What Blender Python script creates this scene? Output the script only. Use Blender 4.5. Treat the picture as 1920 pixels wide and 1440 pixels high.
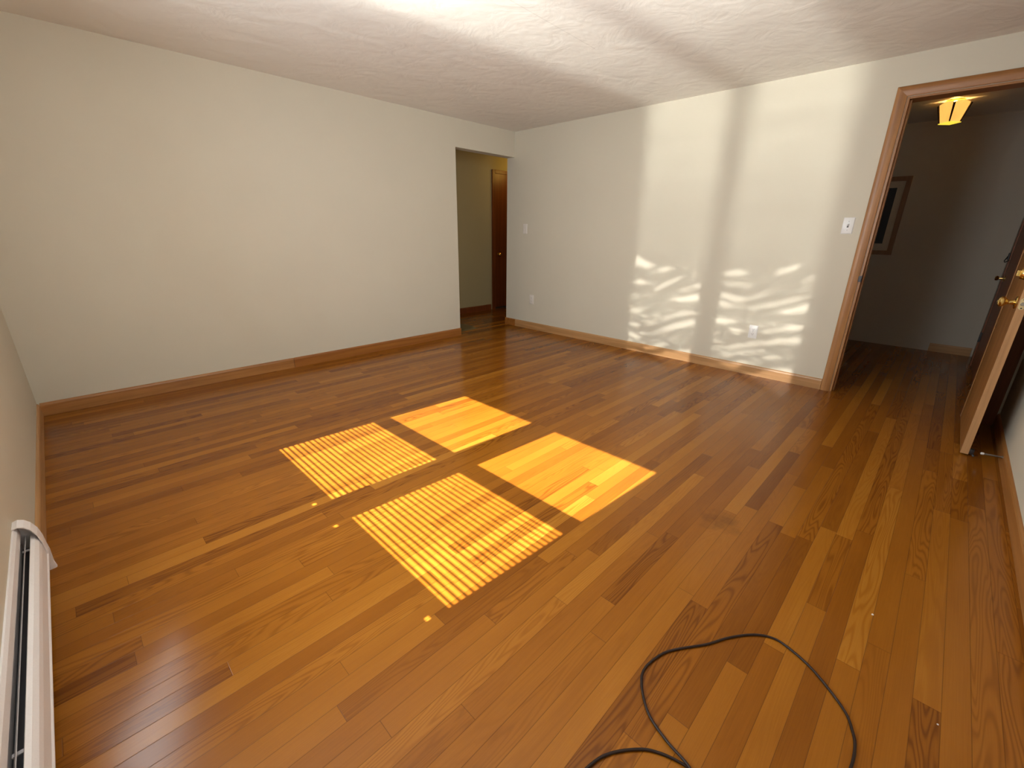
import bpy, bmesh, math, random
from mathutils import Vector, Matrix

for o in list(bpy.data.objects):
    bpy.data.objects.remove(o)
scene = bpy.context.scene
COL = scene.collection
PI = math.pi

# ------------------------------------------------------------------ dimensions (metres)
CAM_H = 1.1865
YB = 4.069          # back wall (long plain wall)
XR = 4.1776         # right wall (with the sunlit bands)
XL = -0.2768        # left wall (window and heater)
YF = -0.452         # front wall (behind the open door)
HC = 2.30           # ceiling
TH = 0.1225         # wall thickness
BB = 0.0877         # baseboard height
JX = 3.276          # left jamb of the plain opening
OPZ = 2.03          # its head
DY0, DY1, DZ = -0.31, 0.482, 2.055   # doorway in the right wall
XHALL = 6.58        # far wall of the entry hall
YHALL = -0.36       # right wall of the entry hall
YBK = 5.17          # far wall of the rear passage
SUN = Vector((1.0, -0.055, -0.85))

# ------------------------------------------------------------------ camera
cam_d = bpy.data.cameras.new('camera')
cam = bpy.data.objects.new('camera', cam_d)
COL.objects.link(cam)
p, yw, rl = 0.3354, 0.7718, 0.0125
fw = Vector((math.cos(yw) * math.cos(p), math.sin(yw) * math.cos(p), -math.sin(p)))
rt = Vector((math.sin(yw), -math.cos(yw), 0))
up = rt.cross(fw)
rt2 = rt * math.cos(rl) + up * math.sin(rl)
up2 = up * math.cos(rl) - rt * math.sin(rl)
M = Matrix((rt2, up2, -fw)).transposed().to_4x4()
M.translation = Vector((0, 0, CAM_H))
cam.matrix_world = M
cam_d.sensor_fit = 'HORIZONTAL'
cam_d.sensor_width = 36.0
cam_d.lens = 817.885 / 1920 * 36.0
cam_d.clip_start = 0.02
cam_d.clip_end = 200
scene.camera = cam

# ------------------------------------------------------------------ world, sun, daylight, exposure
w = bpy.data.worlds.new('world')
scene.world = w
w.use_nodes = True
wn = w.node_tree.nodes
bg = wn['Background']
bg.inputs['Color'].default_value = (0.75, 0.87, 1.0, 1)
bg.inputs['Strength'].default_value = 1.2


def sun_lamp(name, d, strength, angle_deg, color):
    l = bpy.data.lights.new(name, 'SUN')
    l.energy = strength
    l.angle = math.radians(angle_deg)
    l.color = color
    o = bpy.data.objects.new(name, l)
    COL.objects.link(o)
    o.rotation_euler = Vector(d).to_track_quat('-Z', 'Y').to_euler()
    o.location = (-4, 1.7, 3)
    return o


sun_lamp('sun', SUN, 34.0, 0.33, (1.0, 0.95, 0.80))
# added sun lamps standing in for sunlight reflected into the room:
# same heading as the sun, many elevations
REFL = 0.27
for k in range(27):
    tt = -0.30 + 0.05 * k
    st = 2.0 if tt < -0.06 else 1.2 if tt < 0.12 else (2.4 if tt < 0.5 else 3.2)
    sun_lamp('reflected_sun', (1, -0.05, tt), st * REFL, 2.2 if tt < 0.25 else (4.0 if tt < 0.5 else 13.0), (0.96, 0.98, 0.90))
sun_lamp('reflected_sun', (1, -0.05, -0.185), 3.4, 0.42, (1.0, 0.97, 0.90))


def area(name, loc, d, sx, sy, power, color, spread=180):
    l = bpy.data.lights.new(name, 'AREA')
    l.shape = 'RECTANGLE'
    l.size, l.size_y = sx, sy
    l.energy = power
    l.color = color
    l.spread = math.radians(spread)
    o = bpy.data.objects.new(name, l)
    COL.objects.link(o)
    o.location = loc
    o.rotation_euler = Vector(d).to_track_quat('-Z', 'Y').to_euler()
    return o


# daylight through the two windows of the left wall, bent upwards by the blinds
for yc in (1.325, 2.21):
    area('window_fill_lamp', (XL + 0.03, yc, 1.36), (1, -0.55, 0.26), 0.68, 1.10, 32, (0.88, 0.97, 1.02))
# added fill lamp at the unseen front-wall window, beside the camera
area('window_fill_lamp', (0.98, YF + 0.03, 1.36), (0.50, 1, 0.32), 0.86, 1.10, 19, (0.90, 0.97, 0.98), 118)

scene.view_settings.view_transform = 'Standard'
scene.view_settings.look = 'None'
scene.view_settings.gamma = 1.0
scene.view_settings.use_curve_mapping = False
scene.view_settings.exposure = 0.15

# ------------------------------------------------------------------ helpers


class MB:
    """collects shapes into one mesh"""

    def __init__(self):
        self.bm = bmesh.new()

    def box(self, x0, y0, z0, x1, y1, z1, bevel=0.0, seg=2):
        r = bmesh.ops.create_cube(self.bm, size=1)
        vs = r['verts']
        for v in vs:
            v.co = Vector((x0 + (v.co.x + .5) * (x1 - x0), y0 + (v.co.y + .5) * (y1 - y0), z0 + (v.co.z + .5) * (z1 - z0)))
        if bevel:
            es = list({e for v in vs for e in v.link_edges})
            bmesh.ops.bevel(self.bm, geom=es, offset=bevel, segments=seg, affect='EDGES', profile=0.5)
        return self

    def prism(self, pts, axis, a0, a1):
        """closed 2-D outline swept along an axis (0: pts are (y,z), 1: (x,z), 2: (x,y))"""
        def mk(q, a):
            if axis == 0:
                return (a, q[0], q[1])
            if axis == 1:
                return (q[0], a, q[1])
            return (q[0], q[1], a)
        v0 = [self.bm.verts.new(mk(q, a0)) for q in pts]
        v1 = [self.bm.verts.new(mk(q, a1)) for q in pts]
        n = len(pts)
        for i in range(n):
            self.bm.faces.new((v0[i], v0[(i + 1) % n], v1[(i + 1) % n], v1[i]))
        self.bm.faces.new(v0)
        self.bm.faces.new(list(reversed(v1)))
        return self

    def lathe(self, prof, origin, axis, n=24):
        """profile of (radius, distance along axis) turned around an axis"""
        ax = Vector(axis).normalized()
        u = ax.orthogonal().normalized()
        w_ = ax.cross(u)
        o = Vector(origin)
        rings = []
        for r, d in prof:
            if r < 1e-6:
                rings.append([self.bm.verts.new(o + ax * d)])
            else:
                rings.append([self.bm.verts.new(o + ax * d + (u * math.cos(2 * PI * k / n) + w_ * math.sin(2 * PI * k / n)) * r) for k in range(n)])
        for a, b in zip(rings, rings[1:]):
            for k in range(n):
                k2 = (k + 1) % n
                if len(a) == 1 and len(b) == 1:
                    continue
                if len(a) == 1:
                    self.bm.faces.new((a[0], b[k], b[k2]))
                elif len(b) == 1:
                    self.bm.faces.new((a[k], a[k2], b[0]))
                else:
                    self.bm.faces.new((a[k], a[k2], b[k2], b[k]))
        return self

    def tube(self, pts, r, n=10, cap=True):
        pts = [Vector(q) for q in pts]
        rings = []
        nrm = None
        for i, q in enumerate(pts):
            t = (pts[min(i + 1, len(pts) - 1)] - pts[max(i - 1, 0)]).normalized()
            nrm = (t.orthogonal() if nrm is None else nrm - t * nrm.dot(t)).normalized()
            b = t.cross(nrm)
            rr = r[i] if isinstance(r, (list, tuple)) else r
            rings.append([self.bm.verts.new(q + (nrm * math.cos(2 * PI * k / n) + b * math.sin(2 * PI * k / n)) * rr) for k in range(n)])
        for a, b in zip(rings, rings[1:]):
            for k in range(n):
                self.bm.faces.new((a[k], a[(k + 1) % n], b[(k + 1) % n], b[k]))
        if cap:
            self.bm.faces.new(rings[0])
            self.bm.faces.new(list(reversed(rings[-1])))
        return self

    def build(self, name, mat, parent=None, smooth=False, loc=None):
        bmesh.ops.recalc_face_normals(self.bm, faces=self.bm.faces)
        me = bpy.data.meshes.new(name)
        if loc is not None:
            for v in self.bm.verts:
                v.co -= Vector(loc)
        self.bm.to_mesh(me)
        self.bm.free()
        o = bpy.data.objects.new(name, me)
        COL.objects.link(o)
        me.materials.append(mat)
        if loc is not None:
            o.location = loc
        if smooth:
            for f in me.polygons:
                f.use_smooth = True
            me.set_sharp_from_angle(angle=math.radians(35))
        if parent is not None:
            o.parent = parent
            bpy.context.view_layer.update()
            o.matrix_parent_inverse = parent.matrix_world.inverted()
        return o


def tag(o, label, cat, group=None, kind=None):
    o['label'] = label
    if cat:
        o['category'] = cat
    if group:
        o['group'] = group
    if kind:
        o['kind'] = kind
    return o


def thing(name, loc, label, cat, group=None, kind=None):
    o = bpy.data.objects.new(name, None)
    o.location = loc
    o.empty_display_size = 0.05
    COL.objects.link(o)
    bpy.context.view_layer.update()
    return tag(o, label, cat, group, kind)


def struct(o):
    o['kind'] = 'structure'
    return o


# ------------------------------------------------------------------ materials


def new_mat(name):
    m = bpy.data.materials.new(name)
    m.use_nodes = True
    nt = m.node_tree
    return m, nt, nt.nodes['Principled BSDF']


def N(nt, typ, **kw):
    n = nt.nodes.new(typ)
    for k, v in kw.items():
        if k.startswith('i_'):
            n.inputs[k[2:]].default_value = v
        else:
            setattr(n, k, v)
    return n


def L(nt, a, b):
    nt.links.new(a, b)


def ramp(nt, src, stops):
    r = N(nt, 'ShaderNodeValToRGB')
    el = r.color_ramp.elements
    while len(el) < len(stops):
        el.new(0.5)
    for e, (pos, c) in zip(el, stops):
        e.position = pos
        e.color = (*c, 1)
    L(nt, src, r.inputs['Fac'])
    return r.outputs['Color']


def math_n(nt, op, a, b=None, c=None):
    n = N(nt, 'ShaderNodeMath', operation=op)
    for i, v in enumerate((a, b, c)):
        if v is None:
            continue
        if isinstance(v, (int, float)):
            n.inputs[i].default_value = v
        else:
            L(nt, v, n.inputs[i])
    return n.outputs[0]


def plain(name, col, rough=0.5, metal=0.0, spec=0.5, bump=None):
    m, nt, b = new_mat(name)
    b.inputs['Base Color'].default_value = (*col, 1)
    b.inputs['Roughness'].default_value = rough
    b.inputs['Metallic'].default_value = metal
    b.inputs['Specular IOR Level'].default_value = spec
    tc = N(nt, 'ShaderNodeTexCoord')
    nz = N(nt, 'ShaderNodeTexNoise', i_Scale=bump[0] if bump else 40.0, i_Detail=4.0)
    L(nt, tc.outputs['Object'], nz.inputs['Vector'])
    mx = N(nt, 'ShaderNodeMix', data_type='RGBA', blend_type='MULTIPLY')
    mx.inputs['Factor'].default_value = 0.12
    mx.inputs[6].default_value = (*col, 1)
    L(nt, nz.outputs['Fac'], mx.inputs[7])
    L(nt, mx.outputs[2], b.inputs['Base Color'])
    if bump:
        bp = N(nt, 'ShaderNodeBump', i_Strength=bump[1], i_Distance=bump[2])
        L(nt, nz.outputs['Fac'], bp.inputs['Height'])
        L(nt, bp.outputs['Normal'], b.inputs['Normal'])
    return m


def wall_paint(name, col):
    """rolled emulsion paint on plaster"""
    m, nt, b = new_mat(name)
    tc = N(nt, 'ShaderNodeTexCoord')
    n1 = N(nt, 'ShaderNodeTexNoise', i_Scale=220.0, i_Detail=3.0)
    n2 = N(nt, 'ShaderNodeTexNoise', i_Scale=2.2, i_Detail=3.0)
    L(nt, tc.outputs['Object'], n1.inputs['Vector'])
    L(nt, tc.outputs['Object'], n2.inputs['Vector'])
    c = ramp(nt, n2.outputs['Fac'], [(0.3, tuple(v * 0.975 for v in col)), (0.7, col)])
    L(nt, c, b.inputs['Base Color'])
    b.inputs['Roughness'].default_value = 0.62
    b.inputs['Specular IOR Level'].default_value = 0.3
    bp = N(nt, 'ShaderNodeBump', i_Strength=0.25, i_Distance=0.0012)
    L(nt, n1.outputs['Fac'], bp.inputs['Height'])
    bp2 = N(nt, 'ShaderNodeBump', i_Strength=0.25, i_Distance=0.01)
    L(nt, n2.outputs['Fac'], bp2.inputs['Height'])
    L(nt, bp.outputs['Normal'], bp2.inputs['Normal'])
    L(nt, bp2.outputs['Normal'], b.inputs['Normal'])
    return m


def ceiling_paint(name, col):
    """hand swirled plaster ceiling with one hairline crack"""
    m, nt, b = new_mat(name)
    tc = N(nt, 'ShaderNodeTexCoord')
    nz = N(nt, 'ShaderNodeTexNoise', i_Scale=4.5, i_Detail=4.0, i_Distortion=1.8)
    wv = N(nt, 'ShaderNodeTexWave', wave_type='RINGS', i_Scale=1.6, i_Distortion=9.0, i_Detail=3.0)
    wv.inputs['Detail Scale'].default_value = 1.6
    L(nt, tc.outputs['Object'], nz.inputs['Vector'])
    L(nt, tc.outputs['Object'], wv.inputs['Vector'])
    h = math_n(nt, 'ADD', math_n(nt, 'MULTIPLY', wv.outputs['Fac'], 0.45), nz.outputs['Fac'])
    bp = N(nt, 'ShaderNodeBump', i_Strength=0.35, i_Distance=0.014)
    L(nt, h, bp.inputs['Height'])
    L(nt, bp.outputs['Normal'], b.inputs['Normal'])
    sp = N(nt, 'ShaderNodeSeparateXYZ')
    L(nt, tc.outputs['Object'], sp.inputs[0])
    # crack: y = 1.935 + 0.046 (x - 1.97)
    line = math_n(nt, 'ADD', math_n(nt, 'MULTIPLY', sp.outputs[0], 0.046), 1.845)
    dist = math_n(nt, 'ABSOLUTE', math_n(nt, 'SUBTRACT', sp.outputs[1], line))
    near = math_n(nt, 'LESS_THAN', dist, 0.0022)
    lim = math_n(nt, 'MULTIPLY', math_n(nt, 'LESS_THAN', sp.outputs[0], 2.75), near)
    mx = N(nt, 'ShaderNodeMix', data_type='RGBA')
    L(nt, math_n(nt, 'MULTIPLY', lim, 0.22), mx.inputs['Factor'])
    mx.inputs[6].default_value = (*col, 1)
    mx.inputs[7].default_value = (0.25, 0.2, 0.16, 1)
    L(nt, mx.outputs[2], b.inputs['Base Color'])
    b.inputs['Roughness'].default_value = 0.75
    b.inputs['Specular IOR Level'].default_value = 0.2
    return m


def wood(name, c0, c1, c2, axis, rough=0.38, scale=1.0):
    """straight grained varnished wood, grain along the given axis"""
    m, nt, b = new_mat(name)
    tc = N(nt, 'ShaderNodeTexCoord')
    mp = N(nt, 'ShaderNodeMapping')
    s = [38.0 * scale] * 3
    s[axis] = 1.6 * scale
    mp.inputs['Scale'].default_value = s
    L(nt, tc.outputs['Object'], mp.inputs['Vector'])
    nz = N(nt, 'ShaderNodeTexNoise', i_Scale=1.0, i_Detail=6.0, i_Roughness=0.6, i_Distortion=0.4)
    L(nt, mp.outputs[0], nz.inputs['Vector'])
    c = ramp(nt, nz.outputs['Fac'], [(0.3, c0), (0.52, c1), (0.75, c2)])
    L(nt, c, b.inputs['Base Color'])
    b.inputs['Roughness'].default_value = rough
    bp = N(nt, 'ShaderNodeBump', i_Strength=0.12, i_Distance=0.001)
    L(nt, nz.outputs['Fac'], bp.inputs['Height'])
    L(nt, bp.outputs['Normal'], b.inputs['Normal'])
    return m


def floor_oak(name):
    """varnished oak strips; every strip has its own tone, figure and joints"""
    m, nt, b = new_mat(name)
    tone = N(nt, 'ShaderNodeAttribute', attribute_name='tone')
    fig = N(nt, 'ShaderNodeAttribute', attribute_name='figure')
    blen = N(nt, 'ShaderNodeAttribute', attribute_name='board_length')
    uv = N(nt, 'ShaderNodeUVMap', uv_map='grain')
    ed = N(nt, 'ShaderNodeUVMap', uv_map='edge')
    # fine pores
    mp = N(nt, 'ShaderNodeMapping')
    mp.inputs['Scale'].default_value = (5.0, 380.0, 1)
    L(nt, uv.outputs[0], mp.inputs['Vector'])
    pores = N(nt, 'ShaderNodeTexNoise', i_Scale=1.0, i_Detail=5.0, i_Roughness=0.65)
    L(nt, mp.outputs[0], pores.inputs['Vector'])
    # flat sawn figure: growth rings stretched along the strip
    mp2 = N(nt, 'ShaderNodeMapping')
    mp2.inputs['Scale'].default_value = (1.3, 15.0, 1)
    L(nt, uv.outputs[0], mp2.inputs['Vector'])
    base = N(nt, 'ShaderNodeTexNoise', i_Scale=1.0, i_Detail=1.5, i_Roughness=0.4, i_Distortion=0.2)
    L(nt, mp2.outputs[0], base.inputs['Vector'])
    rings = math_n(nt, 'SINE', math_n(nt, 'MULTIPLY', base.outputs['Fac'], 115.0))
    rings = math_n(nt, 'MULTIPLY', math_n(nt, 'ADD', rings, 1.0), 0.5)
    rings = math_n(nt, 'POWER', rings, 2.2)
    rings = math_n(nt, 'MULTIPLY', rings, fig.outputs['Fac'])
    rings = math_n(nt, 'MULTIPLY', rings, math_n(nt, 'ADD', math_n(nt, 'MULTIPLY', pores.outputs['Fac'], 1.2), 0.2))
    # slow colour drift along a strip
    mp3 = N(nt, 'ShaderNodeMapping')
    mp3.inputs['Scale'].default_value = (2.0, 9.0, 1)
    L(nt, uv.outputs[0], mp3.inputs['Vector'])
    drift = N(nt, 'ShaderNodeTexNoise', i_Scale=1.0, i_Detail=2.0)
    L(nt, mp3.outputs[0], drift.inputs['Vector'])
    t = math_n(nt, 'ADD', tone.outputs['Fac'], math_n(nt, 'MULTIPLY', math_n(nt, 'SUBTRACT', drift.outputs['Fac'], 0.5), 0.35))
    t = math_n(nt, 'ADD', t, math_n(nt, 'MULTIPLY', math_n(nt, 'SUBTRACT', pores.outputs['Fac'], 0.5), 0.36))
    t = math_n(nt, 'SUBTRACT', t, math_n(nt, 'MULTIPLY', rings, 0.38))
    col = ramp(nt, t, FLOOR_RAMP)
    # an old dark water mark
    tcs = N(nt, 'ShaderNodeTexCoord')
    sub = N(nt, 'ShaderNodeVectorMath', operation='DISTANCE')
    sub.inputs[1].default_value = STAIN
    wob = N(nt, 'ShaderNodeTexNoise', i_Scale=22.0, i_Detail=3.0)
    L(nt, tcs.outputs['Object'], wob.inputs['Vector'])
    L(nt, tcs.outputs['Object'], sub.inputs[0])
    sd = math_n(nt, 'ADD', sub.outputs['Value'], math_n(nt, 'MULTIPLY', math_n(nt, 'SUBTRACT', wob.outputs['Fac'], 0.5), 0.16))
    sr = N(nt, 'ShaderNodeMapRange')
    sr.inputs['From Min'].default_value = 0.02
    sr.inputs['From Max'].default_value = 0.10
    sr.inputs['To Min'].default_value = 0.38
    sr.inputs['To Max'].default_value = 0.0
    L(nt, sd, sr.inputs['Value'])
    ms = N(nt, 'ShaderNodeMix', data_type='RGBA')
    L(nt, sr.outputs[0], ms.inputs['Factor'])
    L(nt, col, ms.inputs[6])
    ms.inputs[7].default_value = (0.07, 0.022, 0.005, 1)
    col = ms.outputs[2]
    # joints between strips
    sp = N(nt, 'ShaderNodeSeparateXYZ')
    L(nt, ed.outputs[0], sp.inputs[0])
    v = sp.outputs[1]
    dv = math_n(nt, 'MULTIPLY', math_n(nt, 'MINIMUM', v, math_n(nt, 'SUBTRACT', 1.0, v)), 0.0572)
    du = math_n(nt, 'MINIMUM', sp.outputs[0], math_n(nt, 'SUBTRACT', blen.outputs['Fac'], sp.outputs[0]))
    d = math_n(nt, 'MINIMUM', dv, du)
    jr = N(nt, 'ShaderNodeMapRange', interpolation_type='SMOOTHSTEP')
    jr.inputs['From Min'].default_value = 0.0002
    jr.inputs['From Max'].default_value = 0.0013
    L(nt, d, jr.inputs['Value'])
    mx = N(nt, 'ShaderNodeMix', data_type='RGBA')
    L(nt, jr.outputs[0], mx.inputs['Factor'])
    mx.inputs[6].default_value = (0.055, 0.018, 0.004, 1)
    L(nt, col, mx.inputs[7])
    # a little joint darkness only
    mj = N(nt, 'ShaderNodeMix', data_type='RGBA')
    mj.inputs['Factor'].default_value = 0.55
    L(nt, col, mj.inputs[6])
    L(nt, mx.outputs[2], mj.inputs[7])
    L(nt, mj.outputs[2], b.inputs['Base Color'])
    # worn varnish
    tc = N(nt, 'ShaderNodeTexCoord')
    wear = N(nt, 'ShaderNodeTexNoise', i_Scale=3.0, i_Detail=5.0)
    L(nt, tc.outputs['Object'], wear.inputs['Vector'])
    rr = N(nt, 'ShaderNodeMapRange')
    rr.inputs['To Min'].default_value = 0.13
    rr.inputs['To Max'].default_value = 0.27
    L(nt, wear.outputs['Fac'], rr.inputs['Value'])
    L(nt, rr.outputs[0], b.inputs['Roughness'])
    b.inputs['Specular IOR Level'].default_value = 0.20
    bp = N(nt, 'ShaderNodeBump', i_Strength=0.3, i_Distance=0.0008)
    hh = math_n(nt, 'ADD', math_n(nt, 'MULTIPLY', pores.outputs['Fac'], 0.25), jr.outputs[0])
    L(nt, hh, bp.inputs['Height'])
    L(nt, bp.outputs['Normal'], b.inputs['Normal'])
    return m


STAIN = (1.80, 0.46, 0.0)
FLOOR_RAMP = [(0.0, (0.125, 0.036, 0.0040)), (0.4, (0.24, 0.078, 0.0072)), (0.7, (0.31, 0.112, 0.0110)), (1.0, (0.39, 0.158, 0.019))]

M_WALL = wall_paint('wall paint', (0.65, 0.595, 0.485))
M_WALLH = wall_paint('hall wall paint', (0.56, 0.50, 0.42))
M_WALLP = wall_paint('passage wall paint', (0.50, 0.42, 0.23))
M_CEIL = ceiling_paint('ceiling plaster', (0.82, 0.785, 0.735))
M_FLOOR = floor_oak('oak strip floor')
M_BASEX = wood('baseboard wood along x', (0.27, 0.105, 0.026), (0.38, 0.165, 0.045), (0.46, 0.21, 0.062), 0)
M_BASEX2 = wood('redder baseboard wood along x', (0.24, 0.080, 0.014), (0.33, 0.12, 0.022), (0.40, 0.155, 0.032), 0)
M_BASEY = wood('baseboard wood along y', (0.36, 0.18, 0.066), (0.47, 0.25, 0.10), (0.55, 0.30, 0.13), 1)
M_CASZ = wood('casing wood upright', (0.28, 0.118, 0.036), (0.38, 0.172, 0.056), (0.45, 0.22, 0.078), 2)
M_CASY = wood('casing wood level', (0.24, 0.098, 0.028), (0.33, 0.140, 0.042), (0.40, 0.18, 0.060), 1)
M_DOOR = wood('door veneer', (0.24, 0.095, 0.024), (0.33, 0.145, 0.040), (0.40, 0.185, 0.055), 2, 0.4, 0.7)
M_DOOREDGE = wood('door edge wood', (0.36, 0.18, 0.075), (0.45, 0.24, 0.105), (0.52, 0.29, 0.13), 2)
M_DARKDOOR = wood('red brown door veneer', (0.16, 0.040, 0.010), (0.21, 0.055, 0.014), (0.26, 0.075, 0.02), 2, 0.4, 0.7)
M_BRASS = plain('polished brass', (0.83, 0.60, 0.22), 0.16, 1.0)
M_GAPBAR = plain('dark gap brown', (0.030, 0.012, 0.006), 0.5, 0.0)
M_BRASSD = plain('latch brass', (0.80, 0.68, 0.42), 0.32, 1.0)
M_STEEL = plain('latch steel', (0.45, 0.42, 0.38), 0.35, 1.0)
M_IRON = plain('dark metal', (0.05, 0.045, 0.045), 0.4, 0.6)
M_HEAT = plain('heater enamel', (0.86, 0.81, 0.80), 0.42, 0.0, 0.5, (300.0, 0.15, 0.0006))
M_HEATIN = plain('heater inside', (0.03, 0.026, 0.03), 0.6)
M_DAMPER = plain('heater damper metal', (0.42, 0.39, 0.40), 0.4, 0.2)
M_PLATE = plain('white plastic', (0.82, 0.80, 0.78), 0.3)
M_IVORY = plain('aged white plastic', (0.80, 0.74, 0.68), 0.35)
M_SLOT = plain('dark slot', (0.06, 0.055, 0.05), 0.6)
M_CORD = plain('brown black rubber', (0.020, 0.008, 0.005), 0.5, 0.0, 0.35)
M_RUBBER = plain('white rubber', (0.80, 0.77, 0.74), 0.5)
M_CHIP = plain('paint chip', (0.80, 0.74, 0.66), 0.6)
M_FRAME = wood('picture frame wood', (0.20, 0.09, 0.035), (0.27, 0.13, 0.05), (0.33, 0.17, 0.07), 2)
M_MATBD = plain('mat board', (0.66, 0.58, 0.48), 0.8)
M_PRINT = plain('dark print', (0.020, 0.022, 0.032), 0.5)
M_RUG = plain('olive mat', (0.20, 0.145, 0.062), 0.95, 0.0, 0.2, (400.0, 0.6, 0.003))
M_WHITEP = plain('white gloss paint', (0.80, 0.79, 0.76), 0.35)
M_LIGHTSCREEN = plain('reed', (0.55, 0.47, 0.32), 0.7)  # for the added screen that shapes the reflected sun


def glass_mat():
    m = bpy.data.materials.new('window glass')
    m.use_nodes = True
    nt = m.node_tree
    nt.nodes.clear()
    out = N(nt, 'ShaderNodeOutputMaterial')
    tr = N(nt, 'ShaderNodeBsdfTransparent')
    gl = N(nt, 'ShaderNodeBsdfGlossy')
    gl.inputs['Roughness'].default_value = 0.0
    fr = N(nt, 'ShaderNodeFresnel', i_IOR=1.3)
    mx = N(nt, 'ShaderNodeMixShader')
    L(nt, fr.outputs[0], mx.inputs[0])
    L(nt, tr.outputs[0], mx.inputs[1])
    L(nt, gl.outputs[0], mx.inputs[2])
    L(nt, mx.outputs[0], out.inputs['Surface'])
    return m


def glow_mat(name, col, strength, base):
    m, nt, b = new_mat(name)
    tc = N(nt, 'ShaderNodeTexCoord')
    nz = N(nt, 'ShaderNodeTexNoise', i_Scale=18.0, i_Detail=2.0)
    L(nt, tc.outputs['Object'], nz.inputs['Vector'])
    c = ramp(nt, nz.outputs['Fac'], [(0.3, tuple(v * 0.85 for v in col)), (0.7, col)])
    b.inputs['Base Color'].default_value = (*base, 1)
    b.inputs['Roughness'].default_value = 0.3
    L(nt, c, b.inputs['Emission Color'])
    b.inputs['Emission Strength'].default_value = strength
    return m


M_GLASS = glass_mat()

# ------------------------------------------------------------------ floor


def make_floor():
    rnd = random.Random(11)
    PITCH = 0.0572
    x_lo, x_hi = XL - 0.1, XHALL + 0.1
    k0 = int(math.floor((YF - 0.1 - 0.2) / PITCH))
    k1 = int(math.ceil((YBK + 0.1 - 0.2) / PITCH))
    # strips one can pick out in the photograph: row -> list of (end joint x, tone after it)
    marked = {-1: [(-0.2, .62), (1.128, .25)], 0: [(0.30, .60), (0.865, .30), (1.9, .55)], -2: [(0.6, .38), (1.273, .72)],
              11: [(-0.5, .66), (0.263, .36)], 17: [(-0.9, .45), (0.094, .68)],
              3: [(1.3, .62), (2.0, .18), (2.76, .72), (3.2, .45)], -8: [(0.6, .35), (1.376, .70), (2.6, .5)]}
    bm = bmesh.new()
    ug = bm.loops.layers.uv.new('grain')
    ue = bm.loops.layers.uv.new('edge')
    lt = bm.faces.layers.float.new('tone')
    lf = bm.faces.layers.float.new('figure')
    ll = bm.faces.layers.float.new('board_length')
    for k in range(k0, k1):
        y0 = 0.2 + k * PITCH
        y1 = y0 + PITCH
        cuts = [x_lo - rnd.uniform(0.0, 0.8)]
        while cuts[-1] < x_hi:
            cuts.append(cuts[-1] + rnd.choice((rnd.uniform(0.35, 0.8), rnd.uniform(0.8, 1.6), rnd.uniform(1.0, 2.2))))
        boards = []
        for a, b_ in zip(cuts, cuts[1:]):
            tn = min(1.0, max(0.0, rnd.gauss(0.54, 0.11)))
            if rnd.random() < 0.13:
                tn = rnd.uniform(0.72, 0.9)
            if rnd.random() < 0.09:
                tn = rnd.uniform(0.28, 0.38)
            boards.append([a, b_, tn])
        if k in marked:
            mk = marked[k]
            lo, hi = mk[0][0], mk[-1][0] + 0.8
            boards = [bd for bd in boards if bd[1] <= lo or bd[0] >= hi]
            left = [bd for bd in boards if bd[1] <= lo]
            right = [bd for bd in boards if bd[0] >= hi]
            if left:
                left[-1][1] = lo
            else:
                left = [[x_lo - 0.5, lo, 0.5]]
            if right:
                right[0][0] = hi
            mid = [[mk[i][0], mk[i + 1][0] if i + 1 < len(mk) else hi, mk[i][1]] for i in range(len(mk))]
            boards = left + mid + right
        for a, b_, tn in boards:
            if b_ - a < 1e-4:
                continue
            vs = [bm.verts.new((x, y, 0)) for x, y in ((a, y0), (b_, y0), (b_, y1), (a, y1))]
            f = bm.faces.new(vs)
            f[lt] = tn
            f[lf] = rnd.choice((0.05, 0.1, 0.2, 0.4, 0.8, 1.0))
            f[ll] = b_ - a
            ou, ov = rnd.uniform(0, 50), rnd.uniform(0, 50)
            for lp, (cu, cv) in zip(f.loops, ((0, 0), (b_ - a, 0), (b_ - a, 1), (0, 1))):
                lp[ug].uv = (ou + cu, ov + cv * PITCH)
                lp[ue].uv = (cu, cv)
    # the boards' thickness
    r = bmesh.ops.create_cube(bm, size=1)
    for v in r['verts']:
        v.co = Vector((x_lo + (v.co.x + .5) * (x_hi - x_lo), YF - 0.1 + (v.co.y + .5) * (YBK + 0.2 - YF), -0.06 + (v.co.z + .5) * 0.058))
    me = bpy.data.meshes.new('floor')
    bm.to_mesh(me)
    bm.free()
    o = bpy.data.objects.new('floor', me)
    COL.objects.link(o)
    me.materials.append(M_FLOOR)
    return struct(o)


tag(make_floor(), 'varnished oak strip floor running through the room and both halls', 'floor')

# ------------------------------------------------------------------ ceiling and walls
b = MB()
b.box(XL - 0.15, YF - 0.15, HC, XHALL + 0.15, YBK + 0.15, HC + 0.1)
tag(struct(b.build('ceiling', M_CEIL)), 'white swirled plaster ceiling with a hairline crack', 'ceiling')

b = MB()
b.box(XL - 0.15, YB, 0, JX, YB + TH, HC)
b.box(JX, YB, OPZ, XR, YB + TH, HC)
tag(struct(b.build('wall_back', M_WALL)), 'long plain off-white wall with the open passage at its right end', 'wall')

b = MB()
b.box(XR, DY1 - 0.012, 0, XR + TH, YB + TH, HC)
b.box(XR, DY0 + 0.012, DZ - 0.012, XR + TH, DY1 - 0.012, HC)
b.box(XR, YF - 0.15, 0, XR + TH, DY0 + 0.012, HC)
tag(struct(b.build('wall_right', M_WALL)), 'off-white wall with the bright window bands, left of the doorway', 'wall')

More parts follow.
